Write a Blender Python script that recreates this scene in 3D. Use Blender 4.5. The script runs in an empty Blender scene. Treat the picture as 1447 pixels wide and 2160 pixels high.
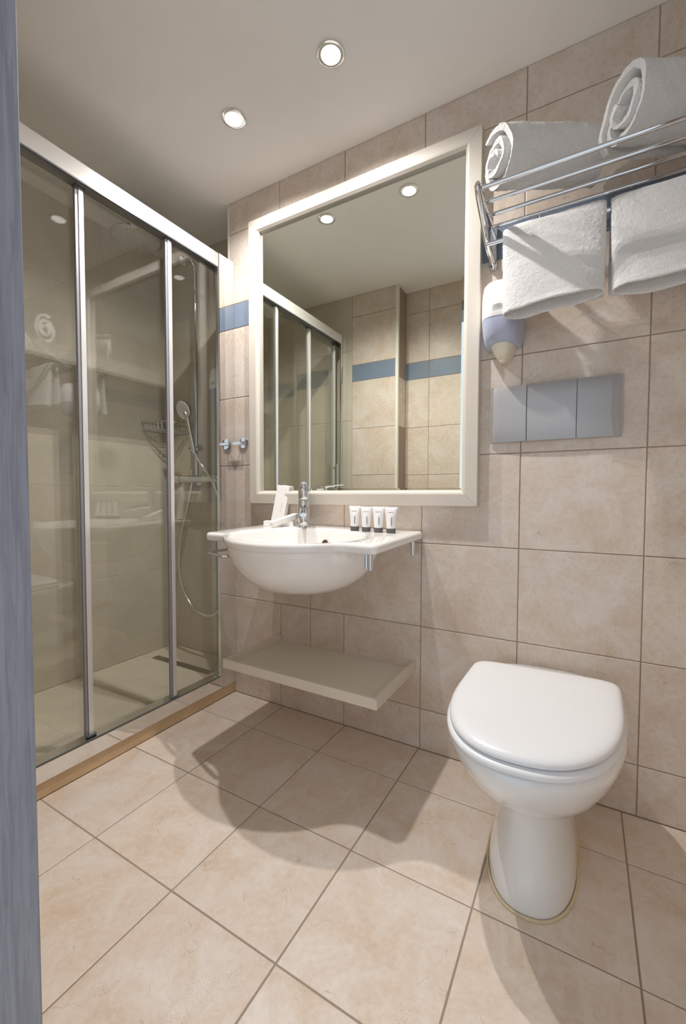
import bpy, bmesh, math, random
from mathutils import Vector, Matrix
random.seed(7)
SC = bpy.context.scene
COL = SC.collection
R = math.radians
PI = math.pi
H = 2.222                      # ceiling height

# ------------------------------------------------------------------ camera
cam = bpy.data.cameras.new('camera')
cam.sensor_fit = 'VERTICAL'
cam.sensor_height = 36.0
cam.lens = 891.0 / 2160.0 * 36.0
cam.clip_start = 0.01
cam_o = bpy.data.objects.new('camera', cam)
COL.objects.link(cam_o)
cy, sy = math.cos(R(29.788)), math.sin(R(29.788))
cp, sp = math.cos(R(-2.189)), math.sin(R(-2.189))
fw = Vector((-sy * cp, cy * cp, sp)); rt = Vector((cy, sy, 0)); up = rt.cross(fw)
ro = R(0.154)
rt2 = rt * math.cos(ro) + up * math.sin(ro); up2 = up * math.cos(ro) - rt * math.sin(ro)
m = Matrix((rt2, up2, -fw)).transposed().to_4x4()
m.translation = Vector((1.0212, -1.4368, 0.9133))
cam_o.matrix_world = m
SC.camera = cam_o

# ------------------------------------------------------------------ world, lights, exposure
W = bpy.data.worlds.new('daylight'); SC.world = W; W.use_nodes = True
W.node_tree.nodes['Background'].inputs[0].default_value = (0.82, 0.91, 1.0, 1)
W.node_tree.nodes['Background'].inputs[1].default_value = 1.35
SC.view_settings.view_transform = 'Standard'
SC.view_settings.look = 'None'
SC.view_settings.gamma = 1.0
SC.view_settings.use_curve_mapping = False
SC.view_settings.exposure = -0.38
LAMP_POWER = 70.0
LAMP_COLOR = (1.0, 0.962, 0.93)
SC.cycles.use_light_tree = False
SC.cycles.adaptive_threshold = 0.02
SC.cycles.max_bounces = 10
SC.cycles.diffuse_bounces = 7
SC.cycles.glossy_bounces = 6
SC.cycles.transparent_max_bounces = 24
SC.cycles.caustics_reflective = False
SC.cycles.caustics_refractive = False
SC.cycles.sample_clamp_indirect = 6.0
# the doorway lets the daylight in: a portal guides the sampling of the world light
pl_ = bpy.data.lights.new('doorway_portal', 'AREA'); pl_.shape = 'RECTANGLE'
pl_.size = 0.80; pl_.size_y = 2.02; pl_.cycles.is_portal = True
pl_o = bpy.data.objects.new('doorway_portal', pl_); COL.objects.link(pl_o)
pl_o.location = (0.853, -1.49, 1.01); pl_o.rotation_euler = (R(90), 0, 0)

# ------------------------------------------------------------------ materials
def srgb(r, g, b):
    f = lambda c: (c / 255 / 12.92) if c <= 10 else ((c / 255 + 0.055) / 1.055) ** 2.4
    return (f(r), f(g), f(b), 1.0)

class NT:
    def __init__(s, name):
        s.m = bpy.data.materials.new(name); s.m.use_nodes = True
        s.t = s.m.node_tree; s.n = s.t.nodes; s.b = s.n['Principled BSDF']
    def new(s, typ, **kw):
        x = s.n.new(typ)
        for k, v in kw.items(): setattr(x, k, v)
        return x
    def link(s, a, b): s.t.links.new(a, b)
    def math(s, op, a, b=None):
        x = s.new('ShaderNodeMath', operation=op)
        for i, v in enumerate((a, b)):
            if v is None: continue
            if isinstance(v, (int, float)): x.inputs[i].default_value = v
            else: s.link(v, x.inputs[i])
        return x.outputs[0]
    def ramp(s, fac, stops):
        x = s.new('ShaderNodeValToRGB'); e = x.color_ramp.elements
        while len(e) < len(stops): e.new(0.5)
        for i, (p, c) in enumerate(stops):
            e[i].position = p; e[i].color = c if len(c) == 4 else (*c, 1)
        s.link(fac, x.inputs[0]); return x.outputs[0]
    def noise(s, vec, scale, detail=4, w=None, rough=0.5, dist=0.0):
        x = s.new('ShaderNodeTexNoise'); x.noise_dimensions = '2D' if getattr(s, 'dim2', False) else '3D'
        x.inputs['Scale'].default_value = scale; x.inputs['Detail'].default_value = detail
        x.inputs['Roughness'].default_value = rough; x.inputs['Distortion'].default_value = dist
        s.link(vec, x.inputs['Vector'])
        return x.outputs[0]
    def mix(s, fac, a, b, mode='MIX'):
        x = s.new('ShaderNodeMix', data_type='RGBA', blend_type=mode)
        if isinstance(fac, (int, float)): x.inputs[0].default_value = fac
        else: s.link(fac, x.inputs[0])
        for i, v in ((6, a), (7, b)):
            if isinstance(v, tuple): x.inputs[i].default_value = v
            else: s.link(v, x.inputs[i])
        return x.outputs[2]
    def bump(s, h, strength, dist=0.002):
        x = s.new('ShaderNodeBump'); x.inputs['Strength'].default_value = strength
        x.inputs['Distance'].default_value = dist
        s.link(h, x.inputs['Height']); s.link(x.outputs[0], s.b.inputs['Normal'])

G = lambda v: (v, v, v, 1)

def plain(name, col, rough=0.5, metal=0.0, spec=0.5, bump=None, coat=0.0, var=0.04):
    k = NT(name); b = k.b
    pos = k.new('ShaderNodeNewGeometry').outputs['Position']
    n = k.noise(pos, 9, 2)
    lo = tuple(c * (1 - var) for c in col[:3]) + (1,); hi = tuple(min(1, c * (1 + var)) for c in col[:3]) + (1,)
    k.link(k.ramp(n, [(0.3, lo), (0.7, hi)]), b.inputs['Base Color'])
    b.inputs['Roughness'].default_value = rough; b.inputs['Metallic'].default_value = metal
    b.inputs['Specular IOR Level'].default_value = spec
    b.inputs['Coat Weight'].default_value = coat; b.inputs['Coat Roughness'].default_value = 0.05
    if bump:
        k.bump(k.noise(pos, bump[0], 3), bump[1], bump[2] if len(bump) > 2 else 0.001)
    return k.m

def tile_coords(k, spread=9.0):
    """the tile's own face coordinates in metres, shifted by a random amount per tile"""
    oc = k.new('ShaderNodeTexCoord').outputs['Object']
    rnd = k.new('ShaderNodeObjectInfo').outputs['Random']
    cb = k.new('ShaderNodeCombineXYZ')
    k.link(k.math('MULTIPLY', rnd, spread), cb.inputs[0])
    k.link(k.math('MULTIPLY', k.math('FRACT', k.math('MULTIPLY', rnd, 57.31)), spread), cb.inputs[1])
    ad = k.new('ShaderNodeVectorMath', operation='ADD'); k.link(oc, ad.inputs[0]); k.link(cb.outputs[0], ad.inputs[1])
    return ad.outputs[0], rnd

def stone_tile(name, base, tan, pale, rough=0.34, bumpk=0.35, pits=1.0, sc=1.0):
    k = NT(name); b = k.b; k.dim2 = True
    pos, rnd = tile_coords(k)
    n1 = k.noise(pos, 8 * sc, 5, None, 0.66, 0.5)
    n3 = k.noise(pos, 75 * sc, 4, None, 0.72)
    c = k.mix(k.ramp(n1, [(0.42, G(0)), (0.70, G(1))]), base, tan)
    c = k.mix(k.ramp(n1, [(0.26, G(0.8)), (0.44, G(0))]), c, pale)
    # faint pale wandering veins
    v1 = k.noise(pos, 4.5 * sc, 4, None, 0.6, 1.0)
    c = k.mix(k.ramp(v1, [(0.470, G(0)), (0.495, G(0.32)), (0.505, G(0.32)), (0.545, G(0))]), c, pale)
    c = k.mix(0.22, c, k.ramp(n3, [(0.3, G(0.22)), (0.7, G(0.85))]), 'SOFT_LIGHT')
    # brown hairline cracks and pits, only in places
    wv = k.new('ShaderNodeVectorMath', operation='MULTIPLY_ADD')
    nz = k.new('ShaderNodeTexNoise'); nz.noise_dimensions = '2D'; nz.inputs['Scale'].default_value = 16; nz.inputs['Detail'].default_value = 3
    k.link(pos, nz.inputs['Vector']); k.link(nz.outputs[1], wv.inputs[0]); wv.inputs[1].default_value = (0.09, 0.09, 0); k.link(pos, wv.inputs[2])
    vo = k.new('ShaderNodeTexVoronoi', feature='DISTANCE_TO_EDGE', voronoi_dimensions='2D')
    vo.inputs['Scale'].default_value = 9 * sc; k.link(wv.outputs[0], vo.inputs['Vector'])
    line = k.ramp(vo.outputs['Distance'], [(0.0, G(1)), (0.012, G(0))])
    gn = k.noise(pos, 11 * sc, 3, None, 0.6)
    crack = k.math('MULTIPLY', k.math('MULTIPLY', line, k.ramp(gn, [(0.585, G(0)), (0.64, G(1))])), 0.45 * pits)
    pv = k.new('ShaderNodeTexVoronoi', voronoi_dimensions='2D'); pv.inputs['Scale'].default_value = 150 * sc
    k.link(pos, pv.inputs['Vector'])
    pit = k.ramp(pv.outputs['Distance'], [(0.0, G(1)), (0.12, G(1)), (0.18, G(0))])
    pitm = k.math('MULTIPLY', k.math('MULTIPLY', pit, k.ramp(v1, [(0.58, G(0)), (0.72, G(1))])), 0.42 * pits)
    c = k.mix(k.math('MAXIMUM', crack, pitm), c, srgb(140, 118, 98))
    c = k.mix(1.0, c, k.ramp(rnd, [(0, G(0.955)), (1, G(1.0))]), 'MULTIPLY')
    k.link(c, b.inputs['Base Color'])
    k.link(k.ramp(n3, [(0.3, G(rough - 0.06)), (0.7, G(rough + 0.10))]), b.inputs['Roughness'])
    return k.m

def taupe_tile(name, c0, c1):
    k = NT(name); b = k.b; k.dim2 = True
    pos, rnd = tile_coords(k)
    n1 = k.noise(pos, 4, 5, None, 0.6, 0.4); n2 = k.noise(pos, 230, 2, None, 0.7)
    c = k.mix(k.ramp(n1, [(0.3, G(0)), (0.7, G(1))]), c0, c1)
    c = k.mix(0.45, c, k.ramp(n2, [(0.30, G(0.62)), (0.45, G(1)), (0.60, G(1)), (0.74, G(1.2))]), 'MULTIPLY')
    k.link(c, b.inputs['Base Color']); b.inputs['Roughness'].default_value = 0.45
    return k.m

def glass_mat(name, tint, r0=0.072):
    k = NT(name); k.n.remove(k.b); out = k.n['Material Output']
    g = k.new('ShaderNodeNewGeometry')
    d = k.new('ShaderNodeVectorMath', operation='DOT_PRODUCT'); k.link(g.outputs['Incoming'], d.inputs[0]); k.link(g.outputs['Normal'], d.inputs[1])
    a = k.math('ABSOLUTE', d.outputs['Value'])
    f = k.math('POWER', k.math('SUBTRACT', 1.0, a), 5.0)
    fr = k.math('ADD', k.math('MULTIPLY', f, 1 - r0), r0)
    tr = k.new('ShaderNodeBsdfTransparent'); tr.inputs[0].default_value = tint
    gl = k.new('ShaderNodeBsdfGlossy'); gl.inputs['Roughness'].default_value = 0.0; gl.inputs[0].default_value = (1, 1, 1, 1)
    mx = k.new('ShaderNodeMixShader'); k.link(fr, mx.inputs[0]); k.link(tr.outputs[0], mx.inputs[1]); k.link(gl.outputs[0], mx.inputs[2])
    k.link(mx.outputs[0], out.inputs[0])
    return k.m

def metal_mat(name, col, rough, brush=0.0):
    k = NT(name); b = k.b
    b.inputs['Base Color'].default_value = col; b.inputs['Metallic'].default_value = 1.0
    pos = k.new('ShaderNodeNewGeometry').outputs['Position']
    n = k.noise(pos, 40, 3)
    k.link(k.ramp(n, [(0.3, G(max(0.0, rough - 0.02))), (0.7, G(rough + 0.03))]), b.inputs['Roughness'])
    return k.m

def terry_mat(name, col):
    k = NT(name); b = k.b
    pos = k.new('ShaderNodeNewGeometry').outputs['Position']
    n = k.noise(pos, 330, 3, None, 0.7); n2 = k.noise(pos, 22, 4)
    k.link(k.mix(k.ramp(n, [(0.3, G(0.55)), (0.6, G(0))]), col, tuple(c * 0.86 for c in col[:3]) + (1,)), b.inputs['Base Color'])
    b.inputs['Roughness'].default_value = 0.95; b.inputs['Specular IOR Level'].default_value = 0.1
    b.inputs['Sheen Weight'].default_value = 0.25
    k.bump(k.math('ADD', n, k.math('MULTIPLY', n2, 0.8)), 0.75, 0.004)
    return k.m

def wood_grey(name):
    k = NT(name); b = k.b
    g = k.new('ShaderNodeNewGeometry').outputs['Position']
    mp = k.new('ShaderNodeMapping'); k.link(g, mp.inputs[0]); mp.inputs['Scale'].default_value = (60, 60, 3.0)
    n = k.noise(mp.outputs[0], 3.0, 6, None, 0.65, 0.8)
    k.link(k.ramp(n, [(0.3, srgb(128, 130, 140)), (0.55, srgb(150, 152, 163)), (0.75, srgb(160, 162, 173))]), b.inputs['Base Color'])
    b.inputs['Roughness'].default_value = 0.5; k.bump(n, 0.25, 0.0008)
    return k.m

M = {}
M['floor_tile'] = stone_tile('floor_stone', srgb(226, 213, 200), srgb(217, 198, 178), srgb(231, 222, 213), 0.36, 0.22)
M['wall_tile'] = stone_tile('wall_stone', srgb(217, 205, 193), srgb(208, 191, 174), srgb(223, 215, 207), 0.30, 0.18)
M['blue_tile'] = plain('blue_border_tile', srgb(120, 135, 154), 0.3, var=0.06)
M['grout'] = plain('grout', srgb(160, 144, 130), 0.9, bump=(200, 0.4))
M['light_grout'] = plain('light_grout', srgb(205, 195, 178), 0.9)
M['taupe'] = taupe_tile('shower_wall_stone', srgb(194, 188, 171), srgb(206, 199, 183))
M['taupe_floor'] = taupe_tile('shower_floor_stone', srgb(214, 206, 188), srgb(224, 215, 198))
M['curb'] = plain('curb_stone', srgb(208, 182, 146), 0.3, var=0.12)
M['paint'] = plain('ceiling_paint', srgb(248, 246, 243), 0.85, bump=(60, 0.05), var=0.01)
M['chrome'] = metal_mat('chrome', (0.72, 0.73, 0.75, 1), 0.04)
M['alu'] = metal_mat('polished_aluminium', (0.86, 0.85, 0.84, 1), 0.035)
M['alu_satin'] = metal_mat('satin_aluminium', (0.80, 0.80, 0.81, 1), 0.16)
M['rail_alu'] = plain('bright_anodised_aluminium', (0.80, 0.785, 0.765, 1), 0.17, metal=0.6, var=0.01)
M['stile_alu'] = plain('pale_satin_aluminium', (0.90, 0.90, 0.92, 1), 0.30, metal=0.65, var=0.01)
M['stile_dark'] = plain('grey_seal_profile', srgb(148, 148, 156), 0.35, metal=0.3, var=0.02)
M['steel'] = metal_mat('brushed_steel', (0.42, 0.39, 0.36, 1), 0.32)
M['dark_plastic'] = plain('dark_plastic', srgb(82, 86, 88), 0.4)
M['glass'] = glass_mat('shower_glass', (0.982, 0.985, 0.970, 1))
M['clear_plastic'] = glass_mat('clear_plastic', (0.86, 0.88, 0.87, 1), 0.12)
M['rubber'] = plain('grey_seal', srgb(120, 118, 112), 0.6)
M['ceramic'] = plain('white_ceramic', srgb(244, 242, 239), 0.16, spec=0.55, coat=0.5, var=0.008)
M['toilet_ceramic'] = plain('toilet_ceramic', srgb(234, 236, 236), 0.15, spec=0.55, coat=0.5, var=0.008)
M['seat'] = plain('toilet_seat_plastic', srgb(236, 238, 240), 0.30, var=0.006)
M['sealant'] = plain('yellowed_sealant', srgb(214, 198, 165), 0.6, var=0.12)
M['frame'] = plain('cream_lacquer', srgb(214, 207, 196), 0.38, var=0.01)
M['shelf'] = plain('beige_lacquer', srgb(222, 214, 200), 0.42, var=0.015)
k = NT('mirror_glass'); k.b.inputs['Base Color'].default_value = (0.90, 0.93, 0.85, 1); k.b.inputs['Metallic'].default_value = 1; k.b.inputs['Roughness'].default_value = 0.0; M['mirror'] = k.m
M['towel'] = terry_mat('white_terry', srgb(243, 242, 240))
M['white_plastic'] = plain('white_plastic', srgb(240, 240, 240), 0.3, var=0.008)
M['ivory_plastic'] = plain('ivory_plastic', srgb(232, 226, 206), 0.35, var=0.01)
M['blue_plastic'] = plain('smoky_blue_plastic', srgb(176, 183, 205), 0.2, coat=0.3, var=0.07)
M['flush'] = plain('matt_silver_plastic', srgb(176, 176, 178), 0.33, metal=0.3, var=0.015)
M['card'] = plain('white_card', srgb(243, 241, 238), 0.55, var=0.008)
M['print'] = plain('grey_print', srgb(120, 120, 122), 0.6)
M['cap'] = plain('dark_grey_cap', srgb(92, 92, 92), 0.45)
M['trim'] = plain('white_tile_trim', srgb(226, 222, 212), 0.4, var=0.01)
M['door_wood'] = wood_grey('grey_woodgrain')
M['hole'] = plain('brown_inside', srgb(105, 85, 60), 0.7)
M['nozzle'] = plain('white_rubber_nozzle', srgb(240, 240, 236), 0.4)
k = NT('lamp_lens'); k.b.inputs['Emission Color'].default_value = (1, 0.94, 0.86, 1); k.b.inputs['Emission Strength'].default_value = 3.2; M['lamp'] = k.m

# ------------------------------------------------------------------ mesh helpers
ORG = {}
def finish(bm, mat, smooth=False, angle=None):
    bmesh.ops.recalc_face_normals(bm, faces=bm.faces[:])
    me = bpy.data.meshes.new('m'); bm.to_mesh(me); bm.free()
    if isinstance(mat, str): mat = M[mat]
    me.materials.append(mat)
    if smooth:
        for p in me.polygons: p.use_smooth = True
        if angle: me.set_sharp_from_angle(angle=R(angle))
    return me

def obj(name, bm, mat, parent=None, smooth=False, angle=40, local=False, org=None):
    """link a bmesh as one object; coordinates are world ones unless local, the origin goes to the parent's (or org)"""
    o_ = Vector((0, 0, 0))
    if parent is not None: o_ = ORG[parent.name]
    elif org is not None: o_ = Vector(org)
    if not local and o_.length > 0:
        bmesh.ops.translate(bm, verts=bm.verts[:], vec=-o_)
    me = finish(bm, mat, smooth, angle); me.name = name
    o = bpy.data.objects.new(name, me); COL.objects.link(o)
    if parent is not None: o.parent = parent
    else: o.location = o_
    ORG[o.name] = o_
    return o

def tag(o, label, cat, group=None):
    o['label'] = label; o['category'] = cat
    if group: o['group'] = group
    return o

def thing(name, label, cat, loc, rot=(0, 0, 0), group=None):
    o = bpy.data.objects.new(name, None); COL.objects.link(o); o.empty_display_size = 0.05
    o.location = loc; o.rotation_euler = rot
    ORG[o.name] = Vector(loc)
    return tag(o, label, cat, group)

def struct(name, bm, mat, **kw):
    o = obj(name, bm, mat, **kw); o['kind'] = 'structure'; return o

def box(bm, x0, x1, y0, y1, z0, z1, bev=0.0, seg=2):
    t = bmesh.new()
    v = [t.verts.new(p) for p in ((x0, y0, z0), (x1, y0, z0), (x1, y1, z0), (x0, y1, z0), (x0, y0, z1), (x1, y0, z1), (x1, y1, z1), (x0, y1, z1))]
    for f in ((3, 2, 1, 0), (4, 5, 6, 7), (0, 1, 5, 4), (1, 2, 6, 5), (2, 3, 7, 6), (3, 0, 4, 7)): t.faces.new([v[i] for i in f])
    if bev > 0: bmesh.ops.bevel(t, geom=t.edges[:], offset=bev, segments=seg, profile=0.5, affect='EDGES')
    join(bm, t); return bm

def join(bm, t, mat=None):
    if mat is not None: bmesh.ops.transform(t, matrix=mat, verts=t.verts[:])
    me = bpy.data.meshes.new('t'); t.to_mesh(me); t.free(); bm.from_mesh(me); bpy.data.meshes.remove(me)

def B(*a, **k): return box(bmesh.new(), *a, **k)

def loft(bm, rings, cap0=True, cap1=True, closed=True):
    vs = [[bm.verts.new(p) for p in r] for r in rings]
    n = len(rings[0])
    for a, b in zip(vs, vs[1:]):
        for i in range(n if closed else n - 1):
            j = (i + 1) % n
            bm.faces.new((a[i], a[j], b[j], b[i]))
    if cap0: bm.faces.new(vs[0][::-1])
    if cap1: bm.faces.new(vs[-1])
    return bm

def lathe(bm, prof, c=(0, 0, 0), axis=(0, 0, 1), seg=32, cap0=True, cap1=True):
    q = Vector((0, 0, 1)).rotation_difference(Vector(axis).normalized()); c = Vector(c)
    rings = [[c + q @ Vector((r * math.cos(2 * PI * i / seg), r * math.sin(2 * PI * i / seg), z)) for i in range(seg)] for r, z in prof]
    return loft(bm, rings, cap0, cap1)

def smooth_path(pts, n=8):
    P = [Vector(p) for p in pts]; out = []
    for i in range(len(P) - 1):
        p0 = P[max(i - 1, 0)]; p1 = P[i]; p2 = P[i + 1]; p3 = P[min(i + 2, len(P) - 1)]
        for s in range(n):
            t = s / n
            out.append(0.5 * ((2 * p1) + (p2 - p0) * t + (2 * p0 - 5 * p1 + 4 * p2 - p3) * t * t + (3 * p1 - p0 - 3 * p2 + p3) * t ** 3))
    out.append(P[-1]); return out

def tube(bm, pts, r, seg=12, closed=False):
    P = [Vector(p) for p in pts]; n = len(P); rings = []
    prev = None
    for i in range(n):
        if closed: t = (P[(i + 1) % n] - P[i - 1]).normalized()
        else: t = (P[min(i + 1, n - 1)] - P[max(i - 1, 0)]).normalized()
        if prev is None:
            a = Vector((0, 0, 1)) if abs(t.z) < 0.9 else Vector((1, 0, 0))
            nrm = (a - t * a.dot(t)).normalized()
        else:
            nrm = (prev - t * prev.dot(t)).normalized()
        prev = nrm; bi = t.cross(nrm)
        rings.append([P[i] + r * (nrm * math.cos(2 * PI * j / seg) + bi * math.sin(2 * PI * j / seg)) for j in range(seg)])
    if closed:
        rings.append(rings[0]); loft(bm, rings, False, False); bmesh.ops.remove_doubles(bm, verts=bm.verts[:], dist=1e-6)
    else: loft(bm, rings)
    return bm

def T(pts, r, seg=12, closed=False): return tube(bmesh.new(), pts, r, seg, closed)
def LA(*a, **k): return lathe(bmesh.new(), *a, **k)

# ------------------------------------------------------------------ tiles
TILE = {}
def tile_mesh(w, h, mat, t=0.006, c=0.0012):
    key = (round(w, 4), round(h, 4), mat, t)
    if key not in TILE:
        bm = bmesh.new()
        ring = lambda d, z: [(-w / 2 + d, -h / 2 + d, z), (w / 2 - d, -h / 2 + d, z), (w / 2 - d, h / 2 - d, z), (-w / 2 + d, h / 2 - d, z)]
        loft(bm, [ring(0, -t), ring(0, -c), ring(c * 0.35, -c * 0.3), ring(c, 0)], False, True)
        TILE[key] = finish(bm, mat); TILE[key].name = 'tile'
    return TILE[key]
ORI = {'-Y': (R(90), 0, 0), '+Y': (R(90), 0, R(180)), '+X': (R(90), 0, R(90)), '-X': (R(90), 0, R(-90)), '+Z': (0, 0, 0)}
def tile(parent, ori, const, a0, a1, b0, b1, mat, gap=0.003, name='tile', jit=0.0004):
    """one tile on the plane; a runs along X (or Y on side walls), b along Z (or Y on floors)"""
    w, h = a1 - a0 - gap, b1 - b0 - gap
    if w < 0.004 or h < 0.004: return None
    o = bpy.data.objects.new(name, tile_mesh(w, h, mat)); COL.objects.link(o)
    a, b = (a0 + a1) / 2, (b0 + b1) / 2
    d = random.uniform(-jit, jit)
    if ori in ('-Y', '+Y'): o.location = (a, const + d, b)
    elif ori in ('+X', '-X'): o.location = (const + d, a, b)
    else: o.location = (a, b, const + d)
    o.rotation_euler = ORI[ori]
    o.parent = parent
    return o

C0, C1, C2, C3, C4 = -0.1095, 0.2038, 0.5205, 0.8422, 1.1678
ROWS = [0.0, 0.148, 0.447, 0.747, 1.050, 1.356, 1.666, 1.774, 2.084, H]
XW = 1.50                                     # right wall
XL = -0.400                                   # left end of the mirror wall
XS = -1.04                                    # back wall of the shower
YS = 0.18                                     # end wall of the shower recess
YF1, YF2 = -1.057, -1.20                      # entrance wall: by the shower / by the door
ZSH = 0.05                                    # shower floor
XC = -0.38                                    # front of the stone curb
DX0, DX1 = 0.453, 1.253                       # door opening

def grid(parent, ori, const, cols, rows, mat, gap=0.003, band=True):
    for i in range(len(rows) - 1):
        z0, z1 = rows[i], rows[i + 1]
        blue = band and abs(z0 - 1.666) < 1e-3
        cs = cols(i) if callable(cols) else cols
        for a0, a1 in zip(cs, cs[1:]):
            tile(parent, ori, const, a0, a1, z0, z1, 'blue_tile' if blue else mat, gap)

# mirror wall
wall_back = struct('wall_back', B(XL + 0.002, XW, 0.0015, 0.10, -0.1, H + 0.02), 'grout')
def wcols(i):
    base = [XL, C0, C1, C2, C3, C4, XW]
    if i == 2: return [XL, 0.045, C2, C3, C4, XW]
    if i == 1: return [XL, C0, 0.045, C1, C2, C3, C4, XW]
    if i == 6: return [XL, C0 - 0.02, C1 - 0.02, C2 - 0.02, 0.88, C4 + 0.02, XW]
    return base
grid(wall_back, '-Y', 0.0, wcols, ROWS, 'wall_tile')
# side of the recess (towards the shower) and its edge trim
wr = struct('wall_recess', B(XL + 0.0025, XL + 0.05, 0.1, YS + 0.02, -0.1, H + 0.02), 'grout')
trim = struct('trim_1', B(XL - 0.006, XL + 0.004, -0.002, 0.012, 0.05, H, bev=0.002), 'trim')
grid(wr, '-X', XL, [0.012, YS], [0.05, 0.503, 0.957, 1.413, 1.87, H], 'taupe', 0.003, False)

# shower walls
SR = [0.05, 0.503, 0.957, 1.413, 1.870, H]
wall_left = struct('wall_left', B(XS - 0.10, XS - 0.0012, YF1 - 0.1, YS + 0.1, -0.1, H + 0.02), 'light_grout')
grid(wall_left, '+X', XS, lambda i: [YF1, -0.20, YS], SR, 'taupe', 0.002, False)
we = struct('wall_shower_end', B(XS, XL + 0.05, YS + 0.0012, YS + 0.1, -0.1, H + 0.02), 'light_grout')
grid(we, '-Y', YS, [XS, XL + 0.003], SR, 'taupe', 0.002, False)

# entrance wall (seen in the mirror)
wf = struct('wall_front', B(XS, -0.012, YF1 - 0.25, YF1 - 0.0015, -0.1, H + 0.02), 'grout')
grid(wf, '+Y', YF1, [XS, -0.333], SR, 'taupe', 0.002, False)
grid(wf, '+Y', YF1, [-0.333, -0.012], ROWS, 'wall_tile')
wf2 = struct('wall_front_door', B(-0.0145, 0.42, YF2 - 0.16, YF2 - 0.0015, -0.1, H + 0.02), 'grout')
box_ = bmesh.new(); box(box_, DX1 + 0.03, XW, YF2 - 0.16, YF2 - 0.0015, -0.1, H + 0.02)
grid(wf2, '+Y', YF2, [-0.012, 0.145, 0.415], ROWS, 'wall_tile')
wf3 = struct('wall_front_right', box_, 'grout')
grid(wf3, '+Y', YF2, [DX1 + 0.04, XW], ROWS, 'wall_tile')
wf4 = struct('wall_front_lintel', B(0.42, DX1 + 0.03, YF2 - 0.16, YF2 - 0.0015, 2.06, H + 0.02), 'grout')
grid(wf4, '+Y', YF2, [0.415, 0.735, 1.055, DX1 + 0.04], [2.084, H], 'wall_tile', 0.003, False)
wfr = struct('wall_front_return', B(-0.06, -0.0135, YF2 - 0.05, YF1 - 0.004, -0.1, H + 0.02), 'grout')
grid(wfr, '+X', -0.012, [YF2, YF1 - 0.004], ROWS, 'wall_tile')
struct('trim_2', B(-0.024, -0.004, YF1 - 0.012, YF1 + 0.006, 0, H, bev=0.002), 'trim')
# right wall
wall_right = struct('wall_right', B(XW + 0.0015, XW + 0.1, YF2 - 0.16, 0.1, -0.1, H + 0.02), 'grout')
grid(wall_right, '-X', XW, [YF2, -0.92, -0.61, -0.31, 0.0], ROWS, 'wall_tile')

# ceiling, floor
struct('ceiling', B(XS - 0.1, XW + 0.1, YF2 - 0.16, YS + 0.1, H, H + 0.08), 'paint')
floor = struct('floor', B(XC - 0.01, XW + 0.01, YF2 - 0.17, 0.01, -0.10, -0.0016), 'grout')
FX = [XC, -0.0955, 0.2108, 0.5163, 0.8229, 1.1314, XW]
FY = [-1.44, -1.122, -0.815, -0.509, -0.199, 0.0]
for a0, a1 in zip(FX, FX[1:]):
    for b0, b1 in zip(FY, FY[1:]):
        if b1 < -1.12 and (a1 < 0.4 or a0 > 1.2): continue
        o = tile(floor, '+Z', 0.0, a0, a1, max(b0, -1.36), b1, 'floor_tile', 0.0035, jit=0.0005)
# shower floor and curb
sf = struct('floor_shower', B(XS, XC - 0.012, YF1, YS, -0.08, ZSH - 0.0012), 'light_grout')
DRN = (-0.97, -0.535, -0.025, 0.03)
for (x0, x1, y0, y1) in ((XS, -0.39, YF1, -0.637), (XS, -0.39, -0.637, -0.202), (XS, -0.39, -0.202, DRN[2]),
                         (XS, DRN[0], DRN[2], DRN[3]), (DRN[1], -0.39, DRN[2], DRN[3]), (XS, -0.39, DRN[3], YS)):
    tile(sf, '+Z', ZSH, x0, x1, y0, y1, 'taupe_floor', 0.002)
struct('trim_3', B(XC - 0.012, XC, YF1, 0.0, 0, 0.052, bev=0.0012, seg=2), 'curb')
drain = thing('floor_drain', 'long dark steel slot drain set in the shower floor', 'drain', (-0.75, 0.0, ZSH))
obj('channel', B(DRN[0] + .001, DRN[1] - .001, DRN[2] + .001, DRN[3] - .001, ZSH - 0.012, ZSH - 0.006), 'steel', drain)
obj('cover', B(DRN[0] + .006, DRN[1] - .006, DRN[2] + .006, DRN[3] - .006, ZSH - 0.006, ZSH - 0.001, bev=0.001), 'steel', drain)

# door frame beside the camera
jm = thing('door_frame', 'grey wood-grained door frame edge at the left border of the picture', 'door frame', (0.43, YF2 - 0.07, 0))
obj('jamb', B(0.415, DX0, YF2 - 0.165, YF2 + 0.012, 0, 2.02, bev=0.0015), 'door_wood', jm)
obj('jamb', B(DX1, DX1 + 0.038, YF2 - 0.165, YF2 + 0.012, 0, 2.02, bev=0.0015), 'door_wood', jm)
obj('head', B(0.415, DX1 + 0.038, YF2 - 0.165, YF2 + 0.012, 2.02, 2.06, bev=0.0015), 'door_wood', jm)

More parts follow.
